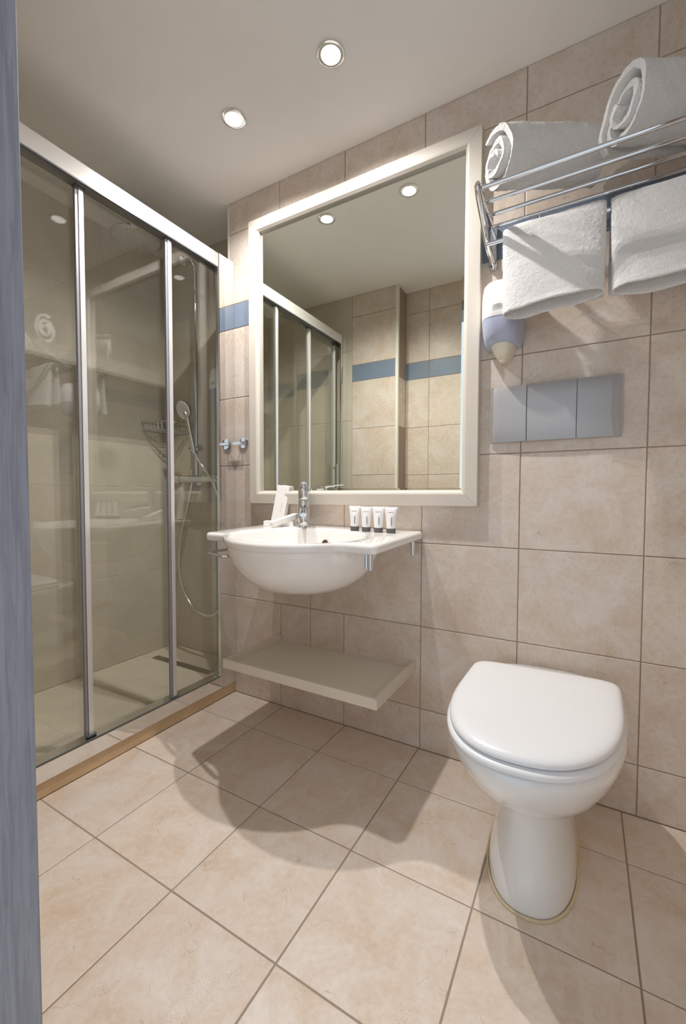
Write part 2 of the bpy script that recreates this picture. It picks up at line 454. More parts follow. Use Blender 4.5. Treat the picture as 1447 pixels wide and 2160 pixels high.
# ------------------------------------------------------------------ downlights
def downlight(x, y, label):
    t = thing('ceiling_downlight', label, 'downlight', (x, y, H), group='recessed ceiling downlights')
    obj('trim_ring', LA([(0.029, -0.001), (0.0295, -0.005), (0.034, -0.006), (0.040, -0.004), (0.041, 0.0), (0.029, 0.0), (0.029, -0.001)], (x, y, H), cap0=False, cap1=False, seg=40), 'alu_satin', t, True)
    obj('lens', LA([(0.0288, -0.001), (0.026, -0.004), (0.015, -0.0065), (0.004, -0.0075)], (x, y, H), seg=32), 'lamp', t, True)
    for i in range(4):                      # lamp's light split into four added point spots, softening its shadow edges
        l = bpy.data.lights.new('downlight_spot', 'SPOT'); l.energy = LAMP_POWER / 4; l.color = LAMP_COLOR
        l.shadow_soft_size = 0.0; l.spot_size = R(156); l.spot_blend = 1.0
        lo = bpy.data.objects.new('downlight_spot', l); COL.objects.link(lo); lo.parent = t
        lo.location = (0.0085 * math.cos(PI / 4 + i * PI / 2), 0.0085 * math.sin(PI / 4 + i * PI / 2), -0.009)
downlight(0.340, -0.327, 'round glowing ceiling downlight nearer to the towel rack')
downlight(-0.064, -0.310, 'round glowing ceiling downlight nearer to the shower screen')

# ------------------------------------------------------------------ shower screen
XG = -0.37
ss = thing('shower_screen', 'sliding clear glass shower screen in polished aluminium frame on stone curb', 'shower screen', (XG - 0.03, -0.5, 0.052))
def rail_prof(z0, z1, lip):
    return [(XG, z0), (XG, z1 - 0.004), (XG - 0.003, z1), (XG - 0.055, z1), (XG - 0.055, z0), (XG - 0.05, z0), (XG - 0.05, z1 - 0.008), (XG - 0.006, z1 - 0.008), (XG - 0.006, z0)]
bm = bmesh.new(); pr_ = rail_prof(1.897, 1.957, 0)
loft(bm, [[(x, y, z) for x, z in pr_] for y in (YF1 + 0.001, -0.001)]); tr_ = obj('top_rail', bm, 'rail_alu', ss)
obj('seal_strip', B(XG - 0.0065, XG + 0.0006, YF1 + 0.002, -0.092, 1.8935, 1.8985), 'dark_plastic', tr_)
bm = B(XG - 0.055, XG, YF1 + 0.001, -0.001, 0.0525, 0.106, bev=0.002); br_ = obj('bottom_rail', bm, 'alu', ss)
obj('seal_strip', B(XG - 0.004, XG + 0.0008, YF1 + 0.002, -0.092, 0.106, 0.110), 'dark_plastic', br_)
for (y0, y1) in ((-0.094, -0.001), (YF1 + 0.001, YF1 + 0.075)):
    wp = obj('wall_profile', B(XG - 0.012, XG + 0.001, y0, y1, 0.053, 1.958, bev=0.0015), 'alu', ss)
    e = y0 if y0 > -0.5 else y1
    s_ = -1 if y0 > -0.5 else 1
    obj('edge_bead', B(XG - 0.012, XG + 0.003, e - 0.005 if s_ < 0 else e, e if s_ < 0 else e + 0.005, 0.107, 1.897, bev=0.001), 'alu_satin', wp)
def door_panel(y0, y1, x, stiles, handle=None, rollers=()):
    g = obj('glass_panel', B(x - 0.003, x + 0.003, y0, y1, 0.10, 1.905), 'glass', ss)
    for sy0 in stiles:
        a = B(x - 0.007, x + 0.009, sy0, sy0 + 0.016, 0.106, 1.90, bev=0.0012)
        obj('stile', a, 'stile_alu', g)
        obj('stile_lip', B(x - 0.005, x + 0.006, sy0 - 0.010, sy0 - 0.0005, 0.106, 1.90, bev=0.001), 'stile_dark', g)
        obj('glide', B(x - 0.010, x + 0.012, sy0 - 0.012, sy0 + 0.022, 1.888, 1.8965, bev=0.003), 'dark_plastic', g)
        obj('glide', B(x - 0.010, x + 0.012, sy0 - 0.008, sy0 + 0.024, 0.1065, 0.114, bev=0.003), 'dark_plastic', g)
    for (ry, rz) in rollers:
        obj('roller', LA([(0.018, 0.0), (0.018, 0.004), (0.014, 0.006), (0.013, 0.003), (0.004, 0.003)], (x + 0.0035, ry, rz), (1, 0, 0), 24), 'clear_plastic', g, True)
    if handle:
        obj('handle', T([(x + 0.03, handle, 0.88), (x + 0.03, handle, 1.12)], 0.008), 'chrome', g, True)
        for hz in (0.90, 1.10):
            obj('handle_post', T([(x + 0.002, handle, hz), (x + 0.03, handle, hz)], 0.005), 'chrome', g, True)
door_panel(-0.345, -0.090, XG - 0.020, (-0.338,), None, ((-0.125, 0.145), (-0.27, 1.845)))
door_panel(-0.672, -0.310, XG - 0.033, (-0.660,), None)
door_panel(YF1 + 0.06, -0.640, XG - 0.046, (YF1 + 0.085,), YF1 + 0.10)

# ------------------------------------------------------------------ mirror
mz0, mz1, mx0, mx1 = 0.879, 2.087, -0.260, 0.717
FWD = 0.053
mir = thing('wall_mirror', 'large wall mirror in wide cream mitred frame above the washbasin', 'mirror', (0.23, 0, mz0))
prof = [(0.0, 0.0), (0.0, -0.024), (0.002, -0.027), (0.040, -0.029), (0.046, -0.027), (FWD, -0.018), (FWD, -0.004), (FWD, 0.0)]
def frame_side(p0, p1, inward, along):
    bm = bmesh.new(); p0 = Vector(p0); p1 = Vector(p1); inw = Vector(inward); al = Vector(along)
    loft(bm, [[p0 + inw * u + al * (u + 0.0004) + Vector((0, v, 0)) for u, v in prof], [p1 + inw * u - al * (u + 0.0004) + Vector((0, v, 0)) for u, v in prof]])
    return bm
for a in (((mx0, 0, mz0), (mx1, 0, mz0), (0, 0, 1), (1, 0, 0)), ((mx0, 0, mz1), (mx1, 0, mz1), (0, 0, -1), (1, 0, 0)),
          ((mx0, 0, mz0), (mx0, 0, mz1), (1, 0, 0), (0, 0, 1)), ((mx1, 0, mz0), (mx1, 0, mz1), (-1, 0, 0), (0, 0, 1))):
    obj('frame_side', frame_side(*a), 'frame', mir)
ix0, ix1, iz0, iz1 = mx0 + FWD - 0.002, mx1 - FWD + 0.002, mz0 + FWD - 0.002, mz1 - FWD + 0.002
bm = bmesh.new(); bw = 0.012
ring = lambda d, y: [(ix0 + d, y, iz0 + d), (ix1 - d, y, iz0 + d), (ix1 - d, y, iz1 - d), (ix0 + d, y, iz1 - d)]
loft(bm, [ring(0, -0.001), ring(0, -0.0045), ring(bw, -0.006)], True, True)
obj('mirror_glass', bm, 'mirror', mir)

# ------------------------------------------------------------------ washbasin
SZ = 0.0
sink = thing('washbasin', 'white ceramic round-bowl washbasin with flat side wings on the tiled wall', 'washbasin', (0.19, -0.001, 0.793), (R(1.7), R(0.5), 0))
bcx, bcy, bR = 0.0, -0.25, 0.265          # local, X measured from the bowl's axis
wl, wr_, wy = -0.325, 0.338, -0.395
ocx, ocy = 0.0, -0.265
angs = set(i * 2 * PI / 120 for i in range(120))
def inside_rounded(px, py, d):
    """inside the plan outline (wings and bowl blended smoothly), inset by d"""
    r = 0.018
    qx = abs(px - (wl + wr_) / 2) - (wr_ - wl) / 2 + r; qy = abs(py - wy / 2) + wy / 2 + r
    rect = math.hypot(max(qx, 0), max(qy, 0)) + min(max(qx, qy), 0) - r
    circ = math.hypot(px - bcx, py - bcy) - bR
    kk = 0.035; h = max(kk - abs(rect - circ), 0) / kk
    return min(rect, circ) - h * h * kk / 4 + d <= 0 and py <= -d
def out_r(t, d=0.0):
    c, s = math.cos(t), math.sin(t); lo, hi = 0.05, 0.6
    # march to the first exit
    r = 0.10
    while inside_rounded(ocx + c * r, ocy + s * r, d) and r < 0.6: r += 0.004
    lo, hi = r - 0.004, r
    for _ in range(18):
        mid = (lo + hi) / 2
        if inside_rounded(ocx + c * mid, ocy + s * mid, d): lo = mid
        else: hi = mid
    return lo
for (px, py) in ((wl, wy), (wr_, wy), (wl, 0), (wr_, 0)):
    a = math.atan2(py - ocy, px - ocx)
    for da in (-0.06, -0.045, -0.03, -0.02, -0.01, 0, 0.01, 0.02, 0.03, 0.045, 0.06): angs.add((a + da) % (2 * PI))
for sx in (-1, 1):
    a = math.atan2(wy - ocy, sx * 0.222 - ocx)
    for i in range(-8, 9): angs.add((a + i * 0.022) % (2 * PI))
A = sorted(angs); A = [a for i, a in enumerate(A) if i == 0 or a - A[i - 1] > 0.002]
OUT = {d: [out_r(a, d) for a in A] for d in (0.0, 0.004, 0.010)}
ix_, iy_, icy = 0.238, 0.196, -0.296
def inner(a, k, z, dx=0.0):
    # ellipse point in direction a (kept star-shaped about its own centre)
    return Vector((ix_ * k * math.cos(a), icy + dx + iy_ * k * math.sin(a), z))
def outp(i, d, z):
    r = OUT[d][i]; a = A[i]
    return Vector((ocx + r * math.cos(a), ocy + r * math.sin(a), z))
def bowl_out(i, k, z):
    a = A[i]; c, s = math.cos(a), math.sin(a)
    # circle about the bowl centre, never outside the outline
    bx, by = bcx + (bR - 0.004) * k * c, bcy + (bR - 0.004) * k * s
    by = min(by, -0.004 - 0.02 * (1 - k))
    # wings: outline distance is always larger, front: the same
    return Vector((bx, by, z))
N = len(A); rng = range(N)
rings = []
# underside of bowl upwards
for kk, z in ((0.06, -0.192), (0.22, -0.1915), (0.40, -0.186), (0.56, -0.175), (0.70, -0.156), (0.81, -0.132), (0.89, -0.104), (0.945, -0.074), (0.975, -0.046), (0.985, -0.034)):
    rings.append([bowl_out(i, kk, z) for i in rng])
def lip(i, d, z):
    return outp(i, d, z)
rings.append([lip(i, 0.010, -0.029) for i in rng])
rings.append([lip(i, 0.004, -0.027) for i in rng])
rings.append([lip(i, 0.0, -0.021) for i in rng])
rings.append([lip(i, 0.0, -0.009) for i in rng])
rings.append([lip(i, 0.004, -0.002) for i in rng])
rings.append([lip(i, 0.010, 0.0) for i in rng])
def blend(i, k):
    o_ = outp(i, 0.010, 0.0); n_ = inner(A[i], 1.0, 0)
    return n_
for kk, z in ((1.035, 0.0), (1.012, -0.0012), (1.0, -0.005), (0.985, -0.014), (0.965, -0.030), (0.93, -0.055), (0.87, -0.082), (0.77, -0.108), (0.62, -0.130), (0.44, -0.144), (0.25, -0.151), (0.095, -0.153)):
    rings.append([inner(A[i], kk, z, -0.010 * (1 - kk)) for i in rng])
bm = bmesh.new(); loft(bm, rings, True, True)
basin = obj('basin', bm, 'ceramic', sink, True, 50, local=True)
dr_ = obj('drain', LA([(0.022, 0.0), (0.022, 0.002), (0.018, 0.004), (0.010, 0.003), (0.002, 0.003)], (0, icy - 0.009, -0.1535)), 'chrome', basin, True, local=True)
ofa = R(90)
obj('overflow_hole', LA([(0.012, -0.002), (0.012, 0.0015), (0.0095, 0.002), (0.009, -0.004)], (-0.0, icy + iy_ * 0.905, -0.050), (0, -0.90, 0.42), 24, cap1=True), 'hole', basin, True, local=True)
obj('bracket_peg', T([(wr_ - 0.026, -0.035, -0.024), (wr_ - 0.026, -0.035, -0.084)], 0.008, 16), 'chrome', sink, True, local=True)
obj('bracket_peg', T([(wr_ - 0.040, -0.345, -0.024), (wr_ - 0.040, -0.345, -0.082)], 0.0075, 16), 'chrome', sink, True, local=True)
obj('bracket_peg', T([(wr_ - 0.056, -0.338, -0.024), (wr_ - 0.056, -0.338, -0.080)], 0.0075, 16), 'chrome', sink, True, local=True)
# chrome towel loop on the left
lp = smooth_path([(x, y, -0.070) for x, y in ((-0.285, -0.012), (-0.290, -0.15), (-0.297, -0.29), (-0.311, -0.375), (-0.308, -0.392), (-0.290, -0.403), (-0.215, -0.426), (-0.200, -0.424), (-0.192, -0.410), (-0.190, -0.35), (-0.170, -0.28))], 6)
obj('towel_loop', T(lp, 0.0055, 12), 'chrome', sink, True, local=True)

# tap (stands on the basin)
SINKM = Matrix.Translation((0.19, -0.001, 0.793)) @ Matrix.Rotation(R(0.5), 4, 'Y') @ Matrix.Rotation(R(1.7), 4, 'X')
def on_sink(x, y): return SINKM @ Vector((x - 0.19, y + 0.001, 0.0))
tb = on_sink(0.058, -0.066)
tap = thing('basin_mixer', 'chrome single-lever mixer tap on the washbasin ledge', 'tap', tb, (R(1.7), R(0.5), R(34)))
obj('base_ring', LA([(0.028, 0.0), (0.028, 0.003), (0.0265, 0.005), (0.0245, 0.005)], seg=32), 'chrome', tap, True, local=True)
bd = obj('body', LA([(0.0245, 0.004), (0.0240, 0.10), (0.0230, 0.104), (0.0205, 0.106), (0.0205, 0.108)], seg=32), 'chrome', tap, True, local=True)
rings = []
for t_, w_, h_ in ((0.0, 0.017, 0.016), (0.25, 0.017, 0.0155), (0.6, 0.0155, 0.0125), (0.9, 0.0145, 0.010), (1.0, 0.013, 0.0085)):
    cy_ = -0.010 - 0.112 * t_; cz_ = 0.072 - 0.012 * t_ - 0.006 * t_ * t_
    rings.append([(w_ * math.cos(a) * (1 if abs(math.cos(a)) < .9 else 1), cy_, cz_ + h_ * math.sin(a)) for a in [2 * PI * i / 20 for i in range(20)]])
obj('spout', loft(bmesh.new(), rings), 'chrome', tap, True, local=True)
obj('aerator', LA([(0.010, 0.0), (0.011, -0.008), (0.009, -0.010)], (0, -0.108, 0.050), seg=20), 'chrome', tap, True, local=True)
hd = obj('lever_cap', LA([(0.0225, 0.108), (0.0238, 0.112), (0.0238, 0.140), (0.0215, 0.153), (0.014, 0.161), (0.004, 0.164)], seg=32), 'chrome', tap, True, local=True)
rings = []
for t_, w_, h_ in ((0.0, 0.013, 0.007), (0.3, 0.0125, 0.006), (0.7, 0.0105, 0.0045), (1.0, 0.009, 0.003)):
    cy_ = -0.005 - 0.095 * t_; cz_ = 0.156 + 0.026 * t_ - 0.010 * t_ * t_
    rings.append([(w_ * math.cos(a), cy_, cz_ + h_ * math.sin(a)) for a in [2 * PI * i / 16 for i in range(16)]])
obj('lever', loft(bmesh.new(), rings), 'chrome', hd, True, local=True)

# toiletry tubes
def tube_bottle(x, y, h, w, label, rz=0.0):
    p = on_sink(x, y)
    t = thing('toiletry_tube', label, 'tube', p, (R(1.7), R(0.5), R(rz)), 'white toiletry tubes on the washbasin')
    obj('cap', LA([(0.0145, 0.0), (0.0155, 0.001), (0.0160, 0.0155), (0.0150, 0.0165)], seg=28), 'cap', t, True, local=True)
    rings = []
    for k_, z in ((0, 0.0165), (0.02, 0.018), (0.2, 0.03), (0.4, 0.045), (0.6, 0.06), (0.78, 0.072), (0.9, h - 0.010), (0.97, h - 0.0045), (1.0, h - 0.004), (1.0, h)):
        e = max(0.0, min(1.0, k_)) ** 1.3
        a_ = 0.0148 * (1 - e) + w / 2 * e; b_ = 0.0148 * (1 - e ** 1.5) + 0.0012
        rings.append([(a_ * math.cos(q), b_ * math.sin(q), z) for q in [2 * PI * i / 28 for i in range(28)]])
    bdy = obj('tube_body', loft(bmesh.new(), rings), 'white_plastic', t, True, 50, local=True)
    bm = bmesh.new()
    for i in range(7):                                    # the fine printed name runs up the tube
        z = 0.026 + i * 0.0042
        box(bm, 0.0025, 0.0045 + 0.0005 * (i % 2), -0.0165, -0.0135 + 0.0, z, z + 0.0032)
    fr_ = [(-0.0095 + i * 0.0026) for i in range(7)]
    for x_ in fr_: box(bm, x_, x_ + 0.002, -0.0078, -0.0066, h - 0.0195, h - 0.0185)
    obj('print', bm, 'print', bdy, local=True)
tube_bottle(0.307, -0.104, 0.090, 0.043, 'white toiletry tube with grey cap, leftmost of the four on the washbasin', 12)
tube_bottle(0.355, -0.108, 0.089, 0.043, 'white toiletry tube with grey cap, second from the tap of the four', 20)
tube_bottle(0.403, -0.110, 0.090, 0.045, 'white toiletry tube with grey cap, third from the tap of the four', 16)
tube_bottle(0.451, -0.112, 0.090, 0.047, 'white toiletry tube with grey cap, rightmost of the four on the washbasin', 15)

# paper boxes
def carton(loc, size, rot, label, marks):
    t = thing('paper_carton', label, 'box', loc, rot, 'white toiletry cartons on the washbasin')
    w, d, h = size
    c = obj('carton', B(-w / 2, w / 2, -d / 2, d / 2, 0, h, bev=0.0008, seg=1), 'card', t, local=True)
    bm = bmesh.new()
    for (x0, x1, y0, y1, z0, z1) in marks: box(bm, x0, x1, y0, y1, z0, z1)
    if marks: obj('print', bm, 'print', c, local=True)
p = on_sink(-0.092, -0.040)
carton((p.x, p.y, p.z + 0.0025), (0.058, 0.024, 0.160), (R(-9), R(7), R(8)), 'upright white carton leaning against the wall left of the tap',
       [(0.0085, 0.0098, -0.0123, -0.0118, 0.050 + i * 0.0066, 0.0552 + i * 0.0066) for i in range(6)])
p = on_sink(-0.042, -0.094)
carton((p.x, p.y, p.z + 0.0006), (0.120, 0.036, 0.019), (R(1.7), R(0.5), R(22)), 'flat white carton lying on the washbasin under the slanted one',
       [(-0.030 + i * 0.008, -0.0245 + i * 0.008, -0.0183, -0.0178, 0.008, 0.0105) for i in range(6)])
p = on_sink(-0.008, -0.104)
carton((p.x, p.y, p.z + 0.0170), (0.032, 0.125, 0.019), (R(14), 0, R(-16)), 'slanted white carton resting on the flat carton beside the tap',
       [(-0.009 + i * 0.0045, -0.0066 + i * 0.0045, -0.0628, -0.0623, 0.007, 0.0095) for i in range(4)])

# ------------------------------------------------------------------ wall tray shelf below
sh = thing('wall_shelf', 'beige lacquered tray shelf on the wall below the washbasin', 'shelf', (0.19, 0, 0.28))
X0, X1, Y0, Z0, Z1 = -0.118, 0.503, -0.330, 0.282, 0.315
obj('panel', B(X0 + 0.014, X1 - 0.014, Y0 + 0.014, -0.001, Z0, Z0 + 0.008), 'shelf', sh)
obj('rim', B(X0, X1, Y0, Y0 + 0.014, Z0, Z1, bev=0.0012), 'shelf', sh)
obj('rim', B(X0, X0 + 0.014, Y0 + 0.0141, -0.001, Z0, Z1, bev=0.0012), 'shelf', sh)
obj('rim', B(X1 - 0.014, X1, Y0 + 0.0141, -0.001, Z0, Z1, bev=0.0012), 'shelf', sh)

# ------------------------------------------------------------------ toilet
def shear(rings):
    return [[(x * (1 if z > 0.23 else 0.955) - 0.012 * max(0, 1 - z / 0.25) - (0.030 + 0.055 * min(1, z / 0.36)) * max(0.0, -y), y, z) for x, y, z in r] for r in rings]
toi = thing('toilet', 'white ceramic toilet with closed lid standing before the flush plate', 'toilet', (0.9305, -0.136, 0.0), (0, 0, R(3.5)))
def plan(f, hw, b, mid, n=56, ef=2.0, eb=3.4):
    """closed outline: x sideways, y = -(distance forward)"""
    pts = []
    for i in range(n):
        t = 2 * PI * i / n; c, s = math.cos(t), math.sin(t)
        e = ef if s >= 0 else eb
        x = hw * math.copysign(abs(c) ** (2 / e), c); a = abs(s) ** (2 / e)
        y = mid + (f - mid) * a if s >= 0 else mid - (mid - b) * a
        pts.append((x, -y))
    return pts
def pring(z, f, hw, b, mid, **k): return [(x, y, z) for x, y in plan(f, hw, b, mid, **k)]
BK = -0.115
rings = [pring(0.002, 0.336, 0.104, BK + 0.06, 0.14, ef=2.3), pring(0.018, 0.338, 0.105, BK + 0.06, 0.14, ef=2.3), pring(0.06, 0.322, 0.099, BK + 0.06, 0.13, ef=2.3),
         pring(0.11, 0.306, 0.089, BK + 0.05, 0.13, ef=2.3), pring(0.16, 0.298, 0.082, BK + 0.05, 0.13, ef=2.3), pring(0.195, 0.298, 0.081, BK + 0.04, 0.13, ef=2.3),
         pring(0.214, 0.306, 0.086, BK + 0.03, 0.13, ef=2.2), pring(0.228, 0.330, 0.104, BK + 0.02, 0.14), pring(0.246, 0.364, 0.127, BK + 0.01, 0.16), pring(0.272, 0.402, 0.150, BK, 0.18),
         pring(0.305, 0.435, 0.168, BK, 0.19), pring(0.340, 0.460, 0.181, BK, 0.20), pring(0.372, 0.475, 0.188, BK, 0.21), pring(0.383, 0.476, 0.188, BK, 0.21), pring(0.389, 0.470, 0.183, BK + 0.004, 0.21)]
body = obj('bowl', loft(bmesh.new(), shear(rings)), 'toilet_ceramic', toi, True, 60, local=True)
bm = bmesh.new(); b0 = plan(0.341, 0.108, BK + 0.057, 0.14, ef=2.3)
tube(bm, shear([[(x, y, 0.003) for x, y in b0]])[0], 0.0032, 8, True); obj('sealant', bm, 'sealant', body, True, local=True)
# seat ring and lid
def dplan(f, hw, b, mid, n=96, rc=8.0, ef=2.4): return plan(f, hw, b, mid, n, ef, rc)
def dring(z, f, hw, b, mid, **k): return [(x, y, z) for x, y in dplan(f, hw, b, mid, **k)]
MD = 0.16
rings = [dring(z, 0.478 - i_, 0.1885 - i_, 0.002 + i_, MD) for z, i_ in ((0.3905, 0.016), (0.3915, 0.006), (0.3955, 0.0), (0.403, 0.0), (0.407, 0.005), (0.408, 0.014))]
obj('seat_ring', loft(bmesh.new(), shear(rings)), 'seat', toi, True, 60, local=True)
rings = [dring(z, 0.470 - i_, 0.1835 - i_, i_, MD, rc=9) for z, i_ in ((0.4095, 0.014), (0.4105, 0.005), (0.4145, 0.0), (0.419, 0.0), (0.4245, 0.0035), (0.4285, 0.012), (0.4305, 0.028), (0.4315, 0.06), (0.432, 0.12))]
obj('lid', loft(bmesh.new(), shear(rings)), 'seat', toi, True, 60, local=True)
for sx in (-1, 1):
    obj('hinge', LA([(0.011, 0.0), (0.011, 0.018), (0.009, 0.020)], (sx * 0.075, 0.008, 0.390), seg=20), 'seat', toi, True, local=True)
obj('waste_pipe', T([(0, 0.06, 0.10), (0, 0.135, 0.10)], 0.05, 24), 'white_plastic', toi, True, local=True)

# ------------------------------------------------------------------ flush plate
fp = thing('flush_plate', 'matt silver three-part flush plate on the wall above the toilet', 'flush plate', (0.929, 0, 1.083))
fx0, fx1, fz0, fz1 = 0.751, 1.108, 1.085, 1.258
obj('base_plate', B(fx0 + 0.002, fx1 - 0.002, -0.006, 0.0, fz0 + 0.002, fz1 - 0.002, bev=0.001), 'flush', fp)
def plate_depth(x):
    u = (x - fx0) / (fx1 - fx0); return 0.022 - 0.004 * (2 * u - 1) ** 2
def plate_section(x0, x1, left, right):
    bm = bmesh.new(); n = 10; nz = 8; rings = []
    for i in range(n + 1):
        x = x0 + (x1 - x0) * i / n; r = []
        for j in range(nz + 1):
            v = j / nz; z = fz0 + (fz1 - fz0) * v; e = (2 * v - 1)
            xx = x
            # waisted ends
            if left: xx = x0 + (x - x0) + (1 - i / n) * (0.010 * (1 - e * e))
            if right: xx = x - (i / n) * (0.010 * (1 - e * e))
            d = plate_depth(x) - 0.005 * e * e - 0.0030 * abs(e) ** 10
            if (left and i == 0) or (right and i == n): d -= 0.005
            r.append((xx, -d, z))
        b0, b1 = (fx0 if left and i == 0 else x), x
        xb0 = x0 if i == 0 else (x1 if i == n else x)
        r = [(xb0, -0.0065, fz0)] + r + [(xb0, -0.0065, fz1)]
        rings.append(r)
    loft(bm, rings); return bm
g_ = 0.0012
for (a, b, l_, r_) in ((fx0, 0.8595 - g_, True, False), (0.8595 + g_, 0.9945 - g_, False, False), (0.9945 + g_, fx1, False, True)):
    obj('button', plate_section(a, b, l_, r_), 'flush', fp, True, 35)

# ------------------------------------------------------------------ soap dispensers
def dispenser(x, y, z, label, s=1.0):
    t = thing('soap_dispenser', label, 'dispenser', (x, y, z), group='wall soap dispensers')
    def sec(w, d, zz, n=28):
        pts = []
        for i in range(n + 1):
            a = PI * i / n
            pts.append((w / 2 * math.copysign(abs(math.cos(a)) ** 0.62, math.cos(a)) * s, -d * abs(math.sin(a)) ** 0.55 * s, zz * s))
        return pts
    up_ = [sec(0.085, 0.050, 0.236), sec(0.104, 0.075, 0.231), sec(0.116, 0.088, 0.220), sec(0.122, 0.096, 0.200), sec(0.125, 0.100, 0.17), sec(0.125, 0.101, 0.128), sec(0.124, 0.0995, 0.118)]
    up = obj('upper_cover', loft(bmesh.new(), up_), 'white_plastic', t, True, 50, local=True)
    lo_ = [sec(0.1235, 0.0985, 0.118), sec(0.121, 0.097, 0.095), sec(0.115, 0.092, 0.068), sec(0.106, 0.083, 0.048), sec(0.098, 0.072, 0.040)]
    obj('window', loft(bmesh.new(), lo_), 'blue_plastic', t, True, 50, local=True)
    nz_ = [sec(0.080, 0.074, 0.058), sec(0.076, 0.078, 0.048), sec(0.066, 0.074, 0.034), sec(0.050, 0.064, 0.018), sec(0.034, 0.054, 0.008), sec(0.030, 0.05, 0.0055)]
    nz = obj('push_bar', loft(bmesh.new(), nz_), 'ivory_plastic', t, True, 50, local=True)
    obj('spout', LA([(0.011 * s, 0.007 * s), (0.010 * s, -0.004 * s), (0.006 * s, -0.006 * s)], (0, -0.032 * s, 0), seg=20), 'ivory_plastic', nz, True, local=True)
    # printed maker's mark in its frame
    cu = bpy.data.curves.new('mark', 'FONT'); cu.body = 'TORK'; cu.size = 0.0088 * s; cu.align_x = 'CENTER'; cu.align_y = 'CENTER'; cu.extrude = 0.0002
    to = bpy.data.objects.new('mark', cu); COL.objects.link(to)
    me = bpy.data.meshes.new_from_object(to.evaluated_get(bpy.context.evaluated_depsgraph_get()))
    bpy.data.objects.remove(to); bpy.data.curves.remove(cu)
    bm = bmesh.new(); bm.from_mesh(me); bpy.data.meshes.remove(me)
    fw_, fh_ = 0.0145 * s, 0.0065 * s
    for (a, b, c, d) in ((-fw_, fw_, fh_ - 0.0008, fh_), (-fw_, fw_, -fh_, -fh_ + 0.0008), (-fw_, -fw_ + 0.0008, -fh_, fh_), (fw_ - 0.0008, fw_, -fh_, fh_)):
        box(bm, a, b, c, d, -0.0002, 0.0002)
    box(bm, -fw_ * .5, fw_ * .5, fh_, fh_ + 0.0012 * s, -0.0002, 0.0002)
    bmesh.ops.transform(bm, matrix=Matrix.Translation((-0.006 * s, -0.1014 * s, 0.142 * s)) @ Matrix.Rotation(R(90), 4, 'X'), verts=bm.verts[:])
    obj('printed_mark', bm, 'print', up, local=True)
dispenser(0.790, -0.0006, 1.335, 'white and smoky-blue wall soap dispenser beside the hanging towels')
dispenser(-0.592, YS - 0.0006, 1.335, 'white and smoky-blue soap dispenser inside the shower', 0.95)

# ------------------------------------------------------------------ towel rack
RZ = 1.75; RX0, RX1 = 0.752, 1.352
rk = thing('towel_rack', 'chrome wall towel rack with four shelf bars and a lower hanging bar', 'towel rack', (1.05, 0, 1.645))
for i, y in enumerate((-0.226, -0.162, -0.100, -0.038)):
    obj('shelf_bar', T([(RX0 + 0.003, y, RZ), (RX1 - 0.003, y, RZ)], 0.0062 if i == 0 else 0.0055, 14), 'chrome', rk, True)
obj('hanging_bar', T([(RX0 + 0.003, -0.130, 1.650), (RX1 - 0.003, -0.130, 1.650)], 0.0058, 14), 'chrome', rk, True)
for x in (RX0, RX1):
    br = obj('bracket', T(smooth_path([(x, -0.012, RZ - 0.105), (x, -0.040, 1.652), (x, -0.095, 1.665), (x, -0.165, 1.700), (x, -0.225, 1.733), (x, -0.240, 1.750), (x, -0.226, 1.760), (x, -0.20, 1.757)], 7), 0.0085, 14), 'chrome', rk, True)
    obj('arm', B(x - 0.004, x + 0.004, -0.224, -0.004, RZ - 0.008, RZ + 0.006, bev=0.0015), 'chrome', br)
    obj('wall_plate', B(x - 0.011, x + 0.011, -0.012, 0.0, 1.632, 1.765, bev=0.004), 'chrome', br)
    obj('screw_cap', LA([(0.012, 0.0), (0.012, 0.012), (0.010, 0.016), (0.004, 0.0165)], (x, -0.008, 1.643), (0, -1, 0), 24), 'chrome', br, True)

def noise2(a, b, s=0):
    return math.sin(a * 1.7 + s) * math.cos(b * 2.3 + s * 1.3) + 0.5 * math.sin(a * 4.1 + b * 3.3 + s * 2.1)

